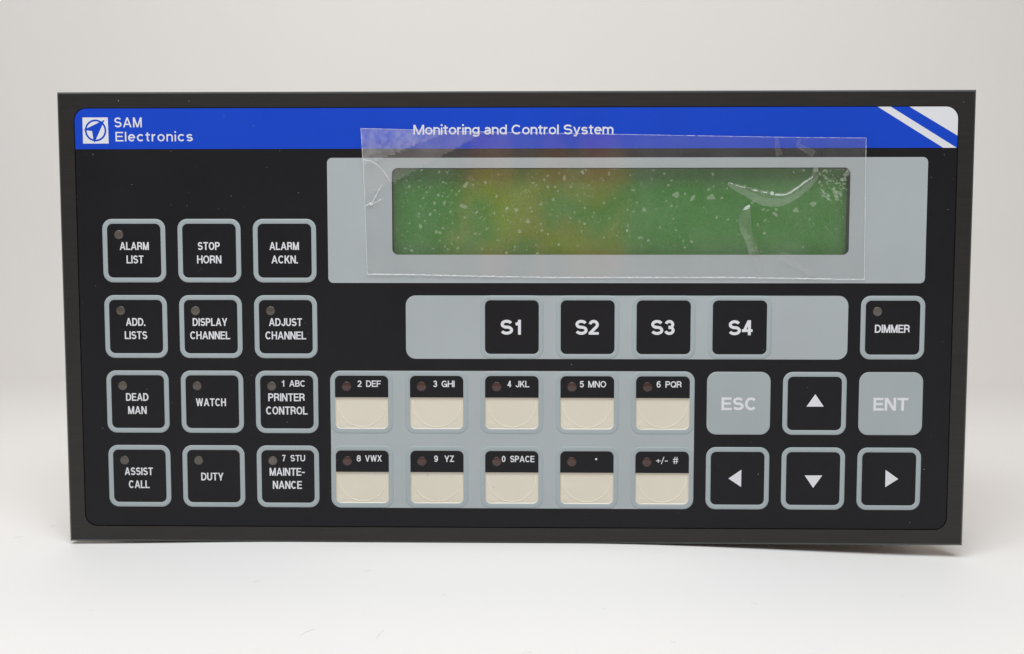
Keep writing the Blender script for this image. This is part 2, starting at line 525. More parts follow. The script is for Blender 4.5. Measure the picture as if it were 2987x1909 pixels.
# bezel plate with a chamfered edge and the opening of the keypad
def bezel():
    mats = [M['bezel'], M['chamfer']]
    verts, faces, fm = [], [], []
    opening = Z(rrect(MEM[0] - .24, MEM[1] - .30, MEM[2] + .24, MEM[3] + .22, RM + .2))
    ch = 0.62
    outer_f = Z([(-144 + ch, -72 + ch), (144 - ch, -72 + ch), (144 - ch, 72 - ch), (-144 + ch, 72 - ch)])
    outer = Z([(-144, -72), (144, -72), (144, 72), (-144, 72)])
    v_, f_ = sheet_data([outer_f, opening[::-1]], -0.15, 0, 0)
    verts += v_; faces += f_; fm += [0] * len(f_)
    b0 = len(verts)
    for P, y in ((outer_f, -0.15), (outer, 0.45), (outer, 2.6)):
        verts += [(x, y, z) for x, z in P]
    for r in range(2):
        for i in range(4):
            j = (i + 1) % 4
            faces.append((b0 + r * 4 + i, b0 + (r + 1) * 4 + i, b0 + (r + 1) * 4 + j, b0 + r * 4 + j)); fm.append(1)
    faces.append((b0 + 11, b0 + 10, b0 + 9, b0 + 8)); fm.append(0)
    b1 = len(verts); n = len(opening)
    verts += [(x, -0.15, z) for x, z in opening] + [(x, 0.6, z) for x, z in opening]
    for i in range(n):
        j = (i + 1) % n
        faces.append((b1 + i, b1 + j, b1 + n + j, b1 + n + i)); fm.append(0)
    faces.append(tuple(b1 + n + i for i in range(n))); fm.append(0)
    return verts, faces, mats, fm
# the floor of the opening is closed by a plate with the display cut out, so build the recess floor apart
bv, bf, bm_, bfm = bezel()
bf.pop(); bfm.pop(); bf.pop(-1 - len(rrect(0, 0, 1, 1, .1))) ; bfm.pop(-1 - len(rrect(0, 0, 1, 1, .1)))
mesh_object('bezel', bv, bf, None, root, mats=bm_, fm=bfm)

LCD = (-38.2, 20.85, 105.6, 48.1)
lcd_loop = Z(rrect(*LCD, 1.9))
back = Z(rrect(MEM[0] - .24, MEM[1] - .30, MEM[2] + .24, MEM[3] + .22, RM + .2))
sheet('backing_plate', [back, lcd_loop[::-1]], 0.6, 0, M['dark'], root)

# rear housing behind the plate
v_, f_ = sheet_data([Z(rrect(-134, -66, 134, 68, 2.0))], 3.8, 56)
f_.append(tuple(range(2 * (len(v_) // 2) - 1, len(v_) // 2 - 1, -1)))
mesh_object('rear_housing', v_, f_, M['housing'], root)

# keypad membrane: one thin black sheet with the display window cut out
PITCH = 24.05
def colx(k): return -0.3 + PITCH * k
ROWS = [22.1, -2.1, -26.28, -50.45]
HW, IW, SPL, RI = 10.07, 8.55, 1.58, 1.75
pockets = []                                # openings of the ten label pockets
for r_ in (2, 3):
    for k_ in range(-2, 3):
        cx_, cz_ = colx(k_), ROWS[r_]
        pockets.append(Z([(x + cx_, z + cz_) for x, z in rrect(-IW, -IW - .15, IW, SPL, [RI, RI, 0.01, 0.01])])[::-1])
membrane = sheet('membrane', [Z(rrect(*MEM, RM)), lcd_loop[::-1]] + pockets, 0.0, 0.5, M['membrane'], root)

# title band
BB = 54.15
band = Z(rrect(MEM[0], BB, MEM[2], MEM[3], [0.01, 0.01, RM, RM]))
title = sheet('title_band', [band], -0.03, 0.03, M['blue'], root)
sheet('stripe', [Z([(134.2, BB), (138.35, BB), (117.6, MEM[3]), (113.6, MEM[3])])], -0.045, 0.014, M['white'], title)
cor = [(138.5, 57.9)] + [(x, z) for x, z in rrect(*MEM, RM)[18:27]] + [(123.4, MEM[3])]
sheet('corner_patch', [Z(cor)], -0.045, 0.014, M['white'], title)
# emblem: white square, blue ring and dart
def EP(u, v): return (-136.0 + (u - 188) * 8.15 / 486.0, 64.05 - (v - 150) * 8.15 / 482.0)
sheet('emblem', [Z([EP(188, 632), EP(676, 632), EP(670, 150), EP(190, 150)])], -0.045, 0.014, M['white'], title)
ex, ez = EP(433, 390)
ring_v, ring_f = sheet_data([Z(circle(ex, ez, 3.42, 40)), Z(circle(ex, ez, 2.86, 40))[::-1]], -0.058, 0.012)
mesh_object('emblem_ring', ring_v, ring_f, M['blue'], title)
dart = [EP(*q) for q in ((612, 190), (582, 252), (562, 292), (432, 562), (402, 620), (385, 548), (368, 399), (262, 387), (203, 380), (270, 350), (505, 240), (545, 226))]
sheet('emblem_dart', [Z(dart)[::-1] if area2(dart) < 0 else Z(dart)], -0.072, 0.012, M['blue'], title)
lettering('lettering', [('SAM', -125.9, 64.05 + ZC, -117.15, 60.95 + ZC, {'gap': 1.0}),
                        ('Electronics', -125.6, 59.55 + ZC, -101.05, 56.55 + ZC, {'gap': 1.25})], -0.045, title, M['white'], 0.15)
lettering('lettering', [('Monitoring and Control System', -31.25, 61.55 + ZC, 31.5, 58.5 + ZC, {'space': .40, 'gap': .5})], -0.045, title, M['white'], 0.165)

# grey surround of the display, window and the display itself
surround = sheet('display_surround', [Z(rrect(-58.65, 11.92, 129.65, 51.3, [1.6, 1.6, 1.6, 1.6])), lcd_loop[::-1]], -0.03, 0.03, M['grey'], root)
n = len(lcd_loop)
vv = [(x, -0.03, z) for x, z in lcd_loop] + [(x, 3.4, z) for x, z in lcd_loop]
mesh_object('window_edge', vv, [(i, (i + 1) % n, n + (i + 1) % n, n + i) for i in range(n)], M['glass_black'], surround)
sheet('clear_window', [lcd_loop], -0.02, 0, M['window'], surround)
display = sheet('display', [Z(rrect(LCD[0] - 1, LCD[1] - 1, LCD[2] + 1, LCD[3] + 1, 1.0))], 3.3, 0, M['lcd'], root)

# grey fields behind the S keys and behind the number keys
sheet('key_field', [Z(rrect(-34.05, -12.25, 105.9, 7.95, 3.1))], -0.03, 0.03, M['grey'], root)
sheet('key_field', [Z(rrect(-58.4, -60.55, 57.85, -16.12, 3.1))] + pockets, -0.03, 0.03, M['grey'], root)

# ------------------------------------------------------------------ keys
def ring_mesh():
    rings = [(HW, -0.03), (HW - .08, -0.10), (HW - .25, -0.17), (HW - .5, -0.19), (IW + .45, -0.19), (IW + .2, -0.15), (IW, -0.06)]
    verts, faces = [], []
    for h, y in rings:
        r = 3.1 - (HW - h) * 0.9
        verts += [(x, y, z) for x, z in rrect(-h, -h, h, h, r)]
    n_ = 36
    for r in range(len(rings) - 1):
        for i in range(n_):
            j = (i + 1) % n_
            faces.append((r * n_ + i, r * n_ + j, (r + 1) * n_ + j, (r + 1) * n_ + i))
    return verts, faces
shared = {}
def part(kind, builder, parent):
    """first time builds the piece, afterwards shares its mesh"""
    if kind not in shared:
        shared[kind] = builder()
        shared[kind].parent = parent
        return shared[kind]
    o = shared[kind].copy()
    C.objects.link(o)
    o.parent = parent
    return o

def b_ring():
    v_, f_ = ring_mesh()
    return mesh_object('rim', v_, f_, M['rim'], None, smooth=True)
def b_face():
    return sheet('face', [rrect(-IW, -IW, IW, IW, RI)], -0.06, 0.0, M['membrane'], None)
def b_grey_face():
    rings = [(HW, -0.03), (HW - .08, -0.10), (HW - .25, -0.15), (HW - .6, -0.17)]
    return loft('face', [(rrect(-h, -h, h, h, 3.1 - (HW - h) * .9), y) for h, y in rings], M['key_grey'], None)
def b_top():
    return sheet('label_strip', [rrect(-IW, SPL, IW, IW, [0.01, 0.01, RI, RI])], -0.06, 0.4, M['membrane'], None)
def b_pocket():
    """beige label pocket: a shallow tray with a soft lower edge"""
    P0 = rrect(-IW, -IW - .15, IW, SPL, [RI, RI, 0.01, 0.01])
    P1 = rrect(-IW + .05, -IW - .08, IW - .05, SPL, [RI, RI, 0.01, 0.01])
    P2 = rrect(-IW + .30, -IW + .25, IW - .30, SPL - .02, [RI, RI, 0.01, 0.01])
    return loft('label_pocket', [(P0, -0.10), (P1, 0.08), (P2, 0.34)], M['beige'], None)
def b_arc():
    """thin raised line of the key dome, showing in the label pocket"""
    verts, faces = [], []
    N, r, zc = 40, 7.72, -0.28
    a0, a1 = math.radians(180 - 7), math.radians(360 + 7)
    for k in range(N + 1):
        t = a0 + (a1 - a0) * k / N
        for q in range(5):
            s = math.pi * q / 4
            rr = r + 0.11 * math.cos(s)
            verts.append((rr * math.cos(t), 0.34 - 0.13 * math.sin(s), zc + rr * math.sin(t)))
    for k in range(N):
        for q in range(4):
            i = k * 5 + q
            faces.append((i, i + 1, i + 6, i + 5))
    return mesh_object('dome_line', verts, faces, M['arc'], None, smooth=True)
def b_bump():
    rings = [(circle(0, 0, 1.5), 0.345), (circle(0, 0, 1.2), 0.30), (circle(0, 0, .7), 0.26), (circle(0, 0, .25), 0.25)]
    o = loft('corner_bump', rings, M['beige'], None)
    for poly in o.data.polygons: poly.use_smooth = True
    o.location = (-7.0 * MM, 0, -7.4 * MM)
    return o
def b_led(mat, r):
    def f():
        rings = [(circle(0, 0, r), -0.061), (circle(0, 0, r * .97), -0.10), (circle(0, 0, r * .80), -0.17), (circle(0, 0, r * .5), -0.215), (circle(0, 0, r * .2), -0.23)]
        o = loft('indicator_light', rings, M[mat], None)
        for poly in o.data.polygons: poly.use_smooth = True
        return o
    return f

KZ = ZC
def key(col, row, lines, led=None, style='black', name=None, tri=None):
    cx, cz = colx(col), ROWS[row]
    k = empty('key', (cx, 0, cz + KZ), root)
    k['label'] = name
    if style != 'grey':
        part('ring', b_ring, k)
    if style == 'black':
        part('face', b_face, k)
    elif style == 'grey':
        part('gface', b_grey_face, k)
    else:
        part('top', b_top, k); part('pocket', b_pocket, k); part('arc', b_arc, k); part('bump', b_bump, k)
    if led:
        o = part(led, b_led(led, 1.42 if led == 'smoke' else 1.48), k)
        o.location = (-4.85 * MM, 0, (5.1 if led != 'smoke_red' else 5.1) * MM)
    y = -0.175 if style == 'grey' else -0.072
    if style == 'grey': y = -0.185
    if lines:
        st = []
        for ln in lines:
            t, x0, zt, x1, zb = ln[:5]
            o5 = ln[5] if len(ln) > 5 else {}
            st.append((t, x0 - cx, zt - cz, x1 - cx, zb - cz, o5))
        lettering('lettering', st, y, k, M['white'], 0.168)
    if tri:
        P = [(x - cx, z - cz) for x, z in tri]
        if area2(P) < 0: P.reverse()
        sheet('arrow', [P], y, 0.01, M['white'], k)
    return k

def px5(u): return (150 + u / 1.924)
def two(cx, cz, a, b, aw, bw):
    """two centred lines given with their left and right ends"""
    return [(a, aw[0], cz + 2.75, aw[1], cz + .25), (b, bw[0], cz - 1.5, bw[1], cz - 4.02)]
r0, r1, r2, r3 = ROWS
key(-5,0,two(0,r0,'ALARM','LIST',(-125.17, -115.84),(-123.08, -117.64)),'smoke',name='ALARM LIST key')
key(-4,0,two(0,r0,'STOP','HORN',(-100.18, -93.14),(-100.48, -92.71)),None,name='STOP HORN key')
key(-3,0,two(0,r0,'ALARM','ACKN.',(-77.31, -67.89),(-76.71, -68.32)),None,name='ALARM ACKN. key')
key(-5,1,two(0,r1,'ADD.','LISTS',(-123.82, -117.57),(-124.28, -117.04)),'smoke',name='ADD. LISTS key')
key(-4,1,two(0,r1,'DISPLAY','CHANNEL',(-102.32, -91.21),(-103.21, -90.38)),'smoke',name='DISPLAY CHANNEL key')
key(-3,1,two(0,r1,'ADJUST','CHANNEL',(-77.84, -67.22),(-79.05, -66.02)),'smoke',name='ADJUST CHANNEL key')
key(-5,2,two(0,r2,'DEAD','MAN',(-124.39, -117.12),(-123.82, -117.81)),'smoke',name='DEAD MAN key')
key(-4,2,[('WATCH',-101.83,r2+1.12,-92.11,r2-1.4)],'smoke',name='WATCH key')
key(-3,2,[('1',-74.2,r2+7.02,-73.23,r2+4.95),('ABC',-71.62,r2+7.02,-66.46,r2+4.95),('PRINTER',-78.45,r2+2.8,-66.69,r2+.25),('CONTROL',-79.22,r2-1.45,-65.89,r2-4.05)],'smoke',name='1 ABC PRINTER CONTROL key')
key(-5,3,two(0,r3,'ASSIST','CALL',(-125.43, -116.27),(-124.2, -117.47)),'smoke',name='ASSIST CALL key')
key(-4,3,[('DUTY',-100.61,r3+1.12,-93.38,r3-1.4)],'smoke',name='DUTY key')
key(-3,3,[('7',-74.28,r3+7.02,-73.13,r3+4.95),('STU',-71.63,r3+7.02,-66.85,r3+4.95),('MAINTE-',-78.38,r3+2.8,-67.02,r3+.25),('NANCE',-77.42,r3-1.45,-68.01,r3-4.05)],'smoke',name='7 STU MAINTENANCE key')
key(-2,2,[('2',-49.69,r2+7.02,-48.41,r2+4.95),('DEF',-46.93,r2+7.02,-42.19,r2+4.95)],'smoke_red','split','2 DEF key with blank label pocket')
key(-1,2,[('3',-25.42,r2+7.02,-24.17,r2+4.95),('GHI',-22.76,r2+7.02,-18.6,r2+4.95)],'smoke_red','split','3 GHI key with blank label pocket')
key(0,2,[('4',-1.73,r2+7.02,-0.49,r2+4.95),('JKL',0.89,r2+7.02,5.27,r2+4.95)],'smoke_red','split','4 JKL key with blank label pocket')
key(1,2,[('5',21.33,r2+7.02,22.64,r2+4.95),('MNO',24.04,r2+7.02,29.75,r2+4.95)],'smoke_red','split','5 MNO key with blank label pocket')
key(2,2,[('6',45.81,r2+7.02,47.08,r2+4.95),('PQR',48.6,r2+7.02,53.71,r2+4.95)],'smoke_red','split','6 PQR key with blank label pocket')
key(-2,3,[('8',-50.19,r3+7.02,-48.87,r3+4.95),('VWX',-47.48,r3+7.02,-42.1,r3+4.95)],'smoke_red','split','8 VWX key with blank label pocket')
key(-1,3,[('9',-25.27,r3+7.02,-24.05,r3+4.95),('YZ',-21.94,r3+7.02,-18.85,r3+4.95)],'smoke_red','split','9 YZ key with blank label pocket')
key(0,3,[('0',-3.51,r3+7.02,-2.33,r3+4.95),('SPACE',-0.88,r3+7.02,6.94,r3+4.95)],'smoke_red','split','0 SPACE key with blank label pocket')
key(1,3,[('.',26.43,r3+6.3,26.99,r3+5.75)],'smoke_red','split','decimal point key with blank label pocket')
key(2,3,[('+/-',45.82,r3+6.85,49.61,r3+4.55),('#',51.22,r3+6.85,52.95,r3+4.55)],'smoke_red','split','+/- # key with blank label pocket')
key(0,1,[('S1',-3.98,.25,2.58,-4.5,{'weight':.195,'gap':.36})],None,name='S1 key')
key(1,1,[('S2',19.77,.25,27.29,-4.5,{'weight':.195,'gap':.36})],None,name='S2 key')
key(2,1,[('S3',43.77,.25,51.29,-4.5,{'weight':.195,'gap':.36})],None,name='S3 key')
key(3,1,[('S4',68.27,.2,75.92,-4.55,{'weight':.195,'gap':.36})],None,name='S4 key')
key(5,1,[('DIMMER',114.39,-1.15,125.34,-3.72)],'smoke',name='DIMMER key')
key(3,2,[('ESC',66.43,-24.35,77.67,-28.5,{'weight':.20,'gap':.45})],None,'grey','grey ESC key')
key(5,2,[('ENT',114.47,-24.35,125.42,-28.5,{'weight':.20,'gap':.45})],None,'grey','grey ENT key')
key(4,2,None,None,name='up arrow key',tri=[(93.37, -27.29), (98.84, -27.27), (96.11, -23.29)])
key(3,3,None,None,name='left arrow key',tri=[(68.99, -50.51), (73.07, -53.26), (73.09, -47.67)])
key(4,3,None,None,name='down arrow key',tri=[(93.25, -49.43), (98.86, -49.4), (96.0, -53.45)])
key(5,3,None,None,name='right arrow key',tri=[(118.91, -53.12), (122.97, -50.46), (118.88, -47.54)])

# ================================================================== PROTECTIVE FILM stuck over the display window
D = {'L1': [(-19.46, 59.46), (-46.27, 48.92)], 'L2': [(-17.96, 54.13), (-37.76, 43.64)], 'BLIS': [[(67.36, 43.12, 0.42), (70.09, 41.87, 1.1), (73.46, 40.61, 1.61), (76.82, 39.28, 2.2), (79.76, 38.4, 2.46), (83.1, 38.11, 2.2), (86.01, 38.73, 1.78), (88.9, 40.39, 1.69), (91.77, 42.68, 1.53), (94.23, 44.96, 1.1), (94.68, 47.45, 0.93)], [(74.28, 36.36, 0.34), (73.35, 34.15, 1.53), (72.89, 31.43, 2.03), (73.23, 28.92, 1.86), (74.1, 26.41, 1.53), (74.98, 23.9, 1.44), (75.87, 21.17, 1.78)]], 'SHEEN': [[(75.87, 20.96, 1.48), (77.16, 18.86, 0.76), (77.85, 15.49, 0.34)], [(83.84, 20.54, 1.27), (88.48, 18.86, 1.69), (92.3, 16.34, 1.19), (94.03, 13.61, 0.68)], [(82.34, 57.2, 0.42), (82.6, 54.3, 0.93), (83.48, 51.82, 1.19)], [(89.83, 56.77, 0.34), (89.03, 55.12, 0.68), (94.08, 52.22, 1.1)]], 'BIG': [(51.3, 39.59, 1.48, 0.8, 0), (54.02, 40.01, 0.59, 0.8, 0), (56.42, 38.75, 1.44, 0.55, 50), (62.2, 38.87, 1.69, 0.6, -10), (65.54, 38.66, 0.64, 0.9, 0), (49.87, 36.25, 0.51, 1, 0), (41.29, 35.0, 0.93, 1, 0), (88.72, 34.85, 1.1, 1, 0), (93.98, 36.64, 1.53, 0.65, 15), (82.43, 33.52, 1.44, 0.4, -30), (78.65, 34.98, 0.64, 0.9, 0), (82.53, 35.11, 0.59, 1, 0), (79.9, 34.77, 0.42, 1, 0), (79.04, 31.56, 0.59, 0.6, 30), (93.03, 32.05, 0.51, 0.6, 60), (94.44, 30.51, 0.51, 0.5, 70), (97.47, 39.14, 1.44, 0.4, -25), (99.16, 38.1, 1.27, 0.4, -20), (97.23, 40.59, 1.27, 0.45, -50), (98.72, 39.34, 1.1, 0.5, -50), (100.99, 40.17, 1.53, 0.8, -40), (101.44, 38.51, 1.1, 0.8, -50), (102.45, 39.97, 0.93, 1, 0), (97.98, 44.75, 1.44, 0.4, -30), (99.24, 43.92, 0.85, 0.6, 0), (100.34, 41.42, 0.85, 0.7, 20), (103.4, 44.33, 1.27, 0.7, 10), (104.19, 45.99, 1.19, 0.8, 0), (104.79, 47.02, 1.1, 0.8, 0), (94.6, 47.24, 1.19, 0.8, 60), (97.51, 47.03, 1.1, 0.5, 20), (95.92, 43.5, 0.68, 1, 0), (42.64, 25.36, 0.64, 1, 0), (39.69, 26.2, 0.51, 1, 0), (56.3, 24.94, 0.64, 0.8, -30), (30.21, 46.28, 0.85, 0.5, 80), (36.04, 35.01, 0.59, 1, 0), (37.93, 34.38, 0.42, 1, 0), (28.29, 44.28, 0.42, 1, 0), (28.67, 37.1, 0.68, 0.8, 0), (44.31, 47.18, 0.51, 0.6, 0), (74.98, 36.95, 0.76, 0.4, -20), (-23.43, 39.65, 0.72, 1, 0), (-14.68, 42.99, 1.61, 0.4, 38), (-15.63, 36.17, 1.61, 0.55, -20), (0.91, 34.94, 0.93, 1, 0), (-29.19, 29.66, 0.76, 1, 0), (-24.2, 27.98, 0.68, 1, 0), (-21.94, 43.63, 0.55, 1, 0), (-21.67, 36.93, 0.59, 1, 0), (-24.58, 37.14, 0.76, 0.6, 60), (-20.6, 39.11, 0.51, 0.8, 0), (-17.73, 39.86, 0.51, 0.8, 0), (2.09, 28.18, 0.72, 1, 0), (4.7, 31.37, 0.85, 1, 0), (8.74, 36.7, 0.76, 0.8, 60), (12.82, 38.16, 0.68, 1, 0), (10.92, 42.13, 0.68, 1, 0), (13.35, 42.13, 0.51, 1, 0), (14.07, 40.75, 0.51, 1, 0), (16.16, 44.92, 1.02, 0.7, 70), (21.82, 46.71, 0.93, 0.8, -30), (23.07, 47.33, 0.59, 0.7, 0), (14.6, 46.43, 0.42, 1, 0), (10.91, 45.6, 0.51, 1, 0), (6.37, 43.31, 0.51, 1, 0), (7.42, 42.68, 0.51, 1, 0), (18.14, 42.12, 0.51, 1, 0), (-12.53, 42.78, 0.51, 1, 0), (-12.57, 44.45, 0.42, 0.7, 0), (-5.72, 33.98, 0.51, 1, 0), (-2.97, 33.22, 0.42, 1, 0), (-8.88, 32.09, 0.51, 0.7, 0), (-11.85, 27.47, 0.59, 0.7, 0), (-4.67, 25.36, 0.47, 1, 0), (-9.66, 22.71, 0.51, 1, 0), (-17.36, 23.26, 0.55, 0.6, -40), (-21.47, 23.38, 0.51, 0.6, 50), (-25.29, 22.83, 0.51, 0.8, 0), (-34.03, 22.83, 0.47, 1, 0), (-23.03, 25.37, 0.42, 1, 0), (-17.23, 26.29, 0.59, 0.7, -20), (-27.78, 31.47, 0.38, 1, 0), (-32.57, 30.71, 0.38, 1, 0), (-20.57, 46.55, 0.68, 0.5, 60), (-28.67, 47.48, 0.59, 0.7, 0), (-20.87, 46.76, 0.34, 1, 0), (-29.54, 42.17, 0.59, 0.5, 40), (-19.65, 34.41, 0.51, 0.6, -40), (5.46, 35.44, 0.68, 0.5, 30), (11.91, 33.55, 0.38, 1, 0)], 'CLOTH': None}
film_root = empty('protective_film', (31.5, -0.3, 13.0 + ZC))
tag(film_root, 'clear plastic protective film with bubbles stuck over the green display, its upper left corner lifting', 'plastic film')
FX, FZ = 31.5, 13.0
TOP = [(-47.33, 60.09), (-33, 59.85), (-18.9, 59.46), (31.5, 58.45), (83.6, 57.44), (110.07, 57.15)]
BOT = [(-46.16, 14.66), (-33, 14.6), (-17.0, 14.17), (12.7, 13.68), (69.7, 13.72), (110.55, 13.07)]
def along(L, x):
    for (x0, z0), (x1, z1) in zip(L, L[1:]):
        if x <= x1 or (x1, z1) == L[-1]:
            t = (x - x0) / (x1 - x0)
            return z0 + (z1 - z0) * t
def side(Lp, x, z):
    """distance of a point beyond the crease, positive towards the upper left corner"""
    (x0, z0), (x1, z1) = Lp
    d = Vector((x1 - x0, z1 - z0)).normalized()
    return -(d.x * (z - z0) - d.y * (x - x0))
def film_y(x, z):
    y = -0.42 - 0.10 * (noise.noise(Vector((x / 30.0, z / 14.0, 3.1))) + 0.5)
    s2 = max(0.0, side(D['L2'], x, z)); s1_ = max(0.0, side(D['L1'], x, z))
    return y - 0.05 * s2 - 0.16 * s1_
NXF, NZF = 200, 64
verts = []
for j in range(NZF + 1):
    for i in range(NXF + 1):
        u, v = i / NXF, j / NZF
        xb = -46.16 + u * (110.55 + 46.16); xt = -47.33 + u * (110.07 + 47.33)
        zb, zt = along(BOT, xb), along(TOP, xt)
        x = xb + (xt - xb) * v; z = zb + (zt - zb) * v
        x += 0.06 * noise.noise(Vector((z, 0, 7))) * (1 if i in (0, NXF) else 0)
        verts.append((x, film_y(x, z), z))
W_ = NXF + 1
sets = {'sheet': [], 'fold': [], 'lifted_corner': []}
for j in range(NZF):
    for i in range(NXF):
        f = (j * W_ + i, j * W_ + i + 1, (j + 1) * W_ + i + 1, (j + 1) * W_ + i)
        cx = sum(verts[q][0] for q in f) / 4; cz = sum(verts[q][2] for q in f) / 4
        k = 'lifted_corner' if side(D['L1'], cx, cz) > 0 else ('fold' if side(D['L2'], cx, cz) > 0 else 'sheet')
        sets[k].append(f)
def film_part(name, faces, mat):
    used = sorted({q for f in faces for q in f}); idx = {q: i for i, q in enumerate(used)}
    vs = [(verts[q][0] - FX, verts[q][1] + 0.3, verts[q][2] - FZ) for q in used]
    return mesh_object(name, vs, [tuple(idx[q] for q in f) for f in faces], mat, film_root, smooth=True)
film_part('sheet', sets['sheet'], M['film'])
film_part('fold', sets['fold'], M['film_fold'])
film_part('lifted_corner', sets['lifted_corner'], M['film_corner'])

def strand(path, r, name, mat, jit=0.0):
    """thin thread along a path of (x, y, z) mm"""
    vs, fs = [], []
    for k, p_ in enumerate(path):
        a_ = path[max(0, k - 1)]; b_ = path[min(len(path) - 1, k + 1)]
        d = Vector((b_[0] - a_[0], 0, b_[2] - a_[2]))
        d = d.normalized() if d.length > 0 else Vector((1, 0, 0))
        nn = Vector((-d.z, 0, d.x))
        rr = r * (1 + jit * noise.noise(Vector((p_[0] * 1.7, p_[2] * 1.7, 0))))
        for q in range(4):
            t = math.pi * q / 3
            vs.append((p_[0] + nn.x * rr * math.cos(t) - FX, p_[1] - rr * math.sin(t) + 0.3, p_[2] + nn.z * rr * math.cos(t) - FZ))
    for k in range(len(path) - 1):
        for q in range(3):
            i = k * 4 + q
            fs.append((i, i + 1, i + 5, i + 4))
    return mesh_object(name, vs, fs, mat, film_root, smooth=True)
def border(idx, r, jag=0.0):
    out = []
    for q in idx:
        x, y, z = verts[q]
        out.append((x, y - 0.01, z + jag * noise.noise(Vector((x * 0.9, 1.0, 5.0)))))
    return strand(out, r, 'cut_edge', M['edge'], 1.2)
border([i for i in range(W_)], 0.13, 0.22)
border([NZF * W_ + i for i in range(W_)], 0.055, 0.05)
border([j * W_ for j in range(NZF + 1)], 0.085)
border([j * W_ + NXF for j in range(NZF + 1)], 0.085)
# creases on the left of the film
def crease(pts, r):
    path = []
    for (x0, z0), (x1, z1) in zip(pts, pts[1:]):
        for k in range(8):
            t = k / 8
            x, z = x0 + (x1 - x0) * t, z0 + (z1 - z0) * t
            path.append((x, film_y(x, z) - 0.03, z))
    return strand(path, r, 'crease', M['edge'], 1.0)
crease([(-46.8, 50.6), (-44.6, 50.2), (-42.3, 48.8), (-40.2, 46.4), (-38.6, 43.6)], 0.11)
crease([(-46.4, 36.2), (-45.0, 37.2), (-44.9, 36.2), (-43.2, 39.4), (-41.0, 43.4)], 0.13)
crease([(-45.0, 36.4), (-42.6, 37.6), (-40.6, 39.0)], 0.09)

# blisters: long arched swellings of the film
def blister(L, h, name, mat):
    P = [Vector((x, z)) for x, z, w in L]; Wd = [w for *_, w in L]
    pts, wd = [], []
    for k in range(len(P) - 1):                      # Catmull-Rom
        p0, p1, p2, p3 = P[max(0, k - 1)], P[k], P[k + 1], P[min(len(P) - 1, k + 2)]
        for s in range(8):
            t = s / 8
            pts.append(0.5 * ((2 * p1) + (p2 - p0) * t + (2 * p0 - 5 * p1 + 4 * p2 - p3) * t * t + (3 * p1 - p0 - 3 * p2 + p3) * t ** 3))
            wd.append(Wd[k] + (Wd[k + 1] - Wd[k]) * t)
    pts.append(P[-1]); wd.append(Wd[-1])
    vs, fs = [], []
    NQ = 13
    for k, p_ in enumerate(pts):
        d = (pts[min(len(pts) - 1, k + 1)] - pts[max(0, k - 1)]).normalized()
        nn = Vector((-d.y, d.x))
        w = wd[k] * (1 + 0.10 * noise.noise(Vector((k * 0.35, 2.0, 0))))
        for q in range(NQ):
            t = -1 + 2 * q / (NQ - 1)
            x, z = p_.x + nn.x * w * t, p_.y + nn.y * w * t
            arch = (1 - t * t) * h * min(1.0, w / 1.2) * (1 + 0.55 * t)
            arch += 0.12 * h * noise.noise(Vector((x * 0.5, z * 0.9, 4.0)))
            vs.append((x - FX, film_y(x, z) - 0.03 - max(0.0, arch) + 0.3, z - FZ))
    for k in range(len(pts) - 1):
        for q in range(NQ - 1):
            i = k * NQ + q
            fs.append((i, i + 1, i + NQ + 1, i + NQ))
    return mesh_object(name, vs, fs, mat, film_root, smooth=True)
for L in D['BLIS']:
    blister(L, 0.7, 'blister', M['blister'])
for L in D['SHEEN']:
    blister(L, 0.16, 'wrinkle', M['sheen'])

# air bubbles under the film, one joined part
rnd = random.Random(11)
vs, fs = [], []
def blob(x, z, r, e=1.0, ang=0.0, n=12, rough=0.25):
    b0 = len(vs)
    y = film_y(x, z) - 0.02
    ca, sa = math.cos(math.radians(ang)), math.sin(math.radians(ang))
    ph = rnd.random() * 50
    for ring, (k, dy) in enumerate(((1.0, 0.0), (0.72, -0.07 * min(1, r)), (0.35, -0.10 * min(1, r)))):
        for q in range(n):
            t = 2 * math.pi * q / n
            rr = r * k * (1 + rough * noise.noise(Vector((math.cos(t) * 1.3 + ph, math.sin(t) * 1.3, 0))) * 1.6)
            dx, dz = rr * math.cos(t), rr * e * math.sin(t)
            vs.append((x + ca * dx - sa * dz - FX, y + dy + 0.3, z + sa * dx + ca * dz - FZ))
    vs.append((x - FX, y - 0.11 * min(1, r) + 0.3, z - FZ))
    for g in range(2):
        for q in range(n):
            q2 = (q + 1) % n
            fs.append((b0 + g * n + q, b0 + g * n + q2, b0 + (g + 1) * n + q2, b0 + (g + 1) * n + q))
    for q in range(n):
        fs.append((b0 + 2 * n + q, b0 + 2 * n + (q + 1) % n, b0 + 3 * n))
for x, z, r, e, an in D['BIG']:
    blob(x, z, r * 0.72, e, an, 14, 0.55)
big = [(x, z) for x, z, *_ in D['BIG']]
for k in range(820):
    x = rnd.uniform(LCD[0] + .4, LCD[2] - .4); z = rnd.uniform(LCD[1] + .4, LCD[3] - .4)
    if k % 2 == 0:
        x = LCD[0] + (x - LCD[0]) * 0.55
    blob(x, z, min(0.50, 0.09 + rnd.expovariate(1 / 0.10)), rnd.uniform(0.35, 1), rnd.uniform(0, 180), 10, 0.3)
for k in range(90):                                # broken patch by the upper right corner
    x = rnd.gauss(101.0, 2.6); z = rnd.gauss(42.5, 3.0)
    if x < 105 and z < 47.6:
        blob(x, z, rnd.uniform(0.08, 0.38), rnd.uniform(0.4, 1), rnd.uniform(0, 180), 8, 0.6)
bub = mesh_object('air_bubbles', vs, fs, M['bubble'], film_root, smooth=True)
bub['kind'] = 'stuff'

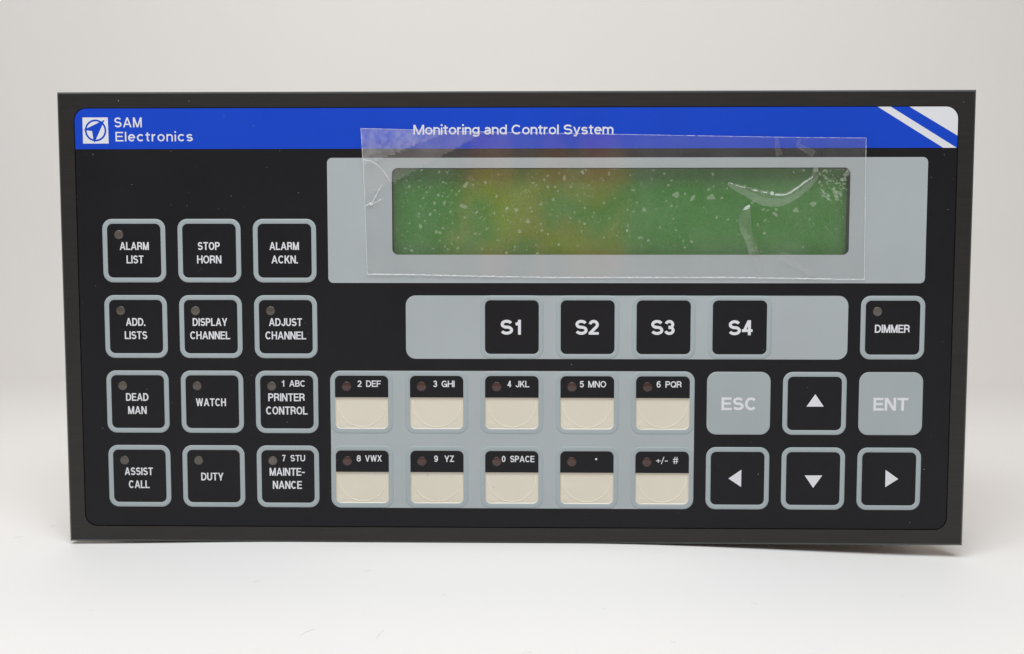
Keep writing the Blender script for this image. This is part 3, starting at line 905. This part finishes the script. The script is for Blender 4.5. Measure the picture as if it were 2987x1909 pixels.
# ================================================================== DUST
vs, fs = [], []
rnd = random.Random(5)
def speck(x, z, r, y, e=1.0):
    b0 = len(vs); ang = rnd.uniform(0, math.pi); n = 5
    for q in range(n):
        t = 2 * math.pi * q / n
        dx, dz = r * math.cos(t), r * e * math.sin(t)
        vs.append((x + math.cos(ang) * dx - math.sin(ang) * dz, y, z + ZC + math.sin(ang) * dx + math.cos(ang) * dz))
    vs.append((x, y - r * 0.6, z + ZC))
    for q in range(n):
        fs.append((b0 + q, b0 + (q + 1) % n, b0 + n))
for k in range(230):
    x = rnd.uniform(-142.5, 142.5); z = rnd.uniform(-70.5, 70.5)
    if rnd.random() < 0.06:
        x = rnd.uniform(-138, -62); z = rnd.uniform(33, 53)
    if -48 < x < 111 and 12 < z < 61:
        continue
    speck(x, z, min(0.24, 0.045 + rnd.expovariate(1 / 0.035)), -0.2, rnd.uniform(0.3, 1))
for x, z, r in ((-124.3, 69.2, .38), (-102.0, 69.0, .28), (-132.9, 52.5, .33), (-108, 53.4, .2), (-73.5, 53.5, .24), (-120.7, 43.0, .26), (-89.2, 39.4, .26),
                (-103.3, 36.3, .2), (-56.5, 42.0, .1), (136.2, 35.0, .25), (134.5, 52, .25), (18.7, -14.0, .3), (140, 68.2, .3), (-81.7, 61.3, .22), (131, -47.3, .3), (127, -64.5, .25)):
    speck(x, z, r * 0.6, -0.2, 0.6)
# specks on the film
for k in range(260):
    x = rnd.uniform(-46, 109); z = rnd.choice((rnd.uniform(48.5, 57), rnd.uniform(14.5, 20.5), rnd.uniform(49, 59)))
    if z > along(TOP, x) - .3: continue
    speck(x, z, rnd.uniform(0.04, 0.13), film_y(x, z) - 0.05, rnd.uniform(0.15, .6))
dust = mesh_object('dust', vs, fs, M['dust'])
tag(dust, 'pale dust specks scattered over the black panel face', 'dust', 'stuff')

# lint lying on the paper in front of the panel
vs, fs = [], []
def hair(x, y, ln, ang, bend, r=0.04):
    b0 = len(vs); n = 6
    for k in range(n + 1):
        t = k / n - 0.5
        px_ = x + math.cos(ang) * ln * t - math.sin(ang) * bend * (1 - 4 * t * t)
        py_ = y + math.sin(ang) * ln * t + math.cos(ang) * bend * (1 - 4 * t * t)
        for q in range(3):
            a_ = 2 * math.pi * q / 3
            vs.append((px_ - math.sin(ang) * r * math.cos(a_), py_ + math.cos(ang) * r * math.cos(a_), paper_height(px_, py_) + r + r * math.sin(a_) + 0.01))
    for k in range(n):
        for q in range(3):
            i = b0 + k * 3 + q; j = b0 + k * 3 + (q + 1) % 3
            fs.append((i, j, j + 3, i + 3))
for x, y, ln, an, be in ((-49, -78, 5.5, 1.0, .3), (-31, -79, 6.0, 1.4, .2), (-72, -40, 1.6, .3, .3), (-42, -30, 2.2, .8, .4), (88, -88, 10, .1, 2.2), (25, -60, 1.2, 2, .1), (66, -52, 2, 2.4, .2),
                         (-18, -50, 1.4, .5, .1), (-110, -62, 1.5, .2, .1), (40, -82, 1.4, 2.8, .2), (-165, 8, 3, .9, .3), (-160, 22, 2.2, .3, .2), (110, -40, 1.2, 1, .1), (5, -90, 2.0, .1, .3)):
    hair(x, y, ln, an, be)
tag(mesh_object('lint', vs, fs, M['lint']), 'fine grey lint hairs lying on the white paper before the panel', 'lint', 'stuff')

# ================================================================== an unseen box added behind the camera to give the display a warm reflection
def reflection_prop():
    x0, x1, y0_, y1_, h = -72.0, 94.0, -690.0, -620.0, 250.0
    e = 1.5
    def rect(q): return [(x0 + q, y0_ + q), (x1 - q, y0_ + q), (x1 - q, y1_ - q), (x0 + q, y1_ - q)]
    vs = [(x, y, 0.0) for x, y in rect(0)] + [(x, y, h - e) for x, y in rect(0)] + [(x, y, h) for x, y in rect(e)]
    fs = [(3, 2, 1, 0), (8, 9, 10, 11)]
    for r in range(2):
        for i in range(4):
            j = (i + 1) % 4
            fs.append((r * 4 + i, r * 4 + j, (r + 1) * 4 + j, (r + 1) * 4 + i))
    return mesh_object('reflection_prop', vs, fs, M['prop_patches'])
tag(reflection_prop(), 'orange and yellow box added out of view for its warm mirror image in the green display', 'reflection_prop')
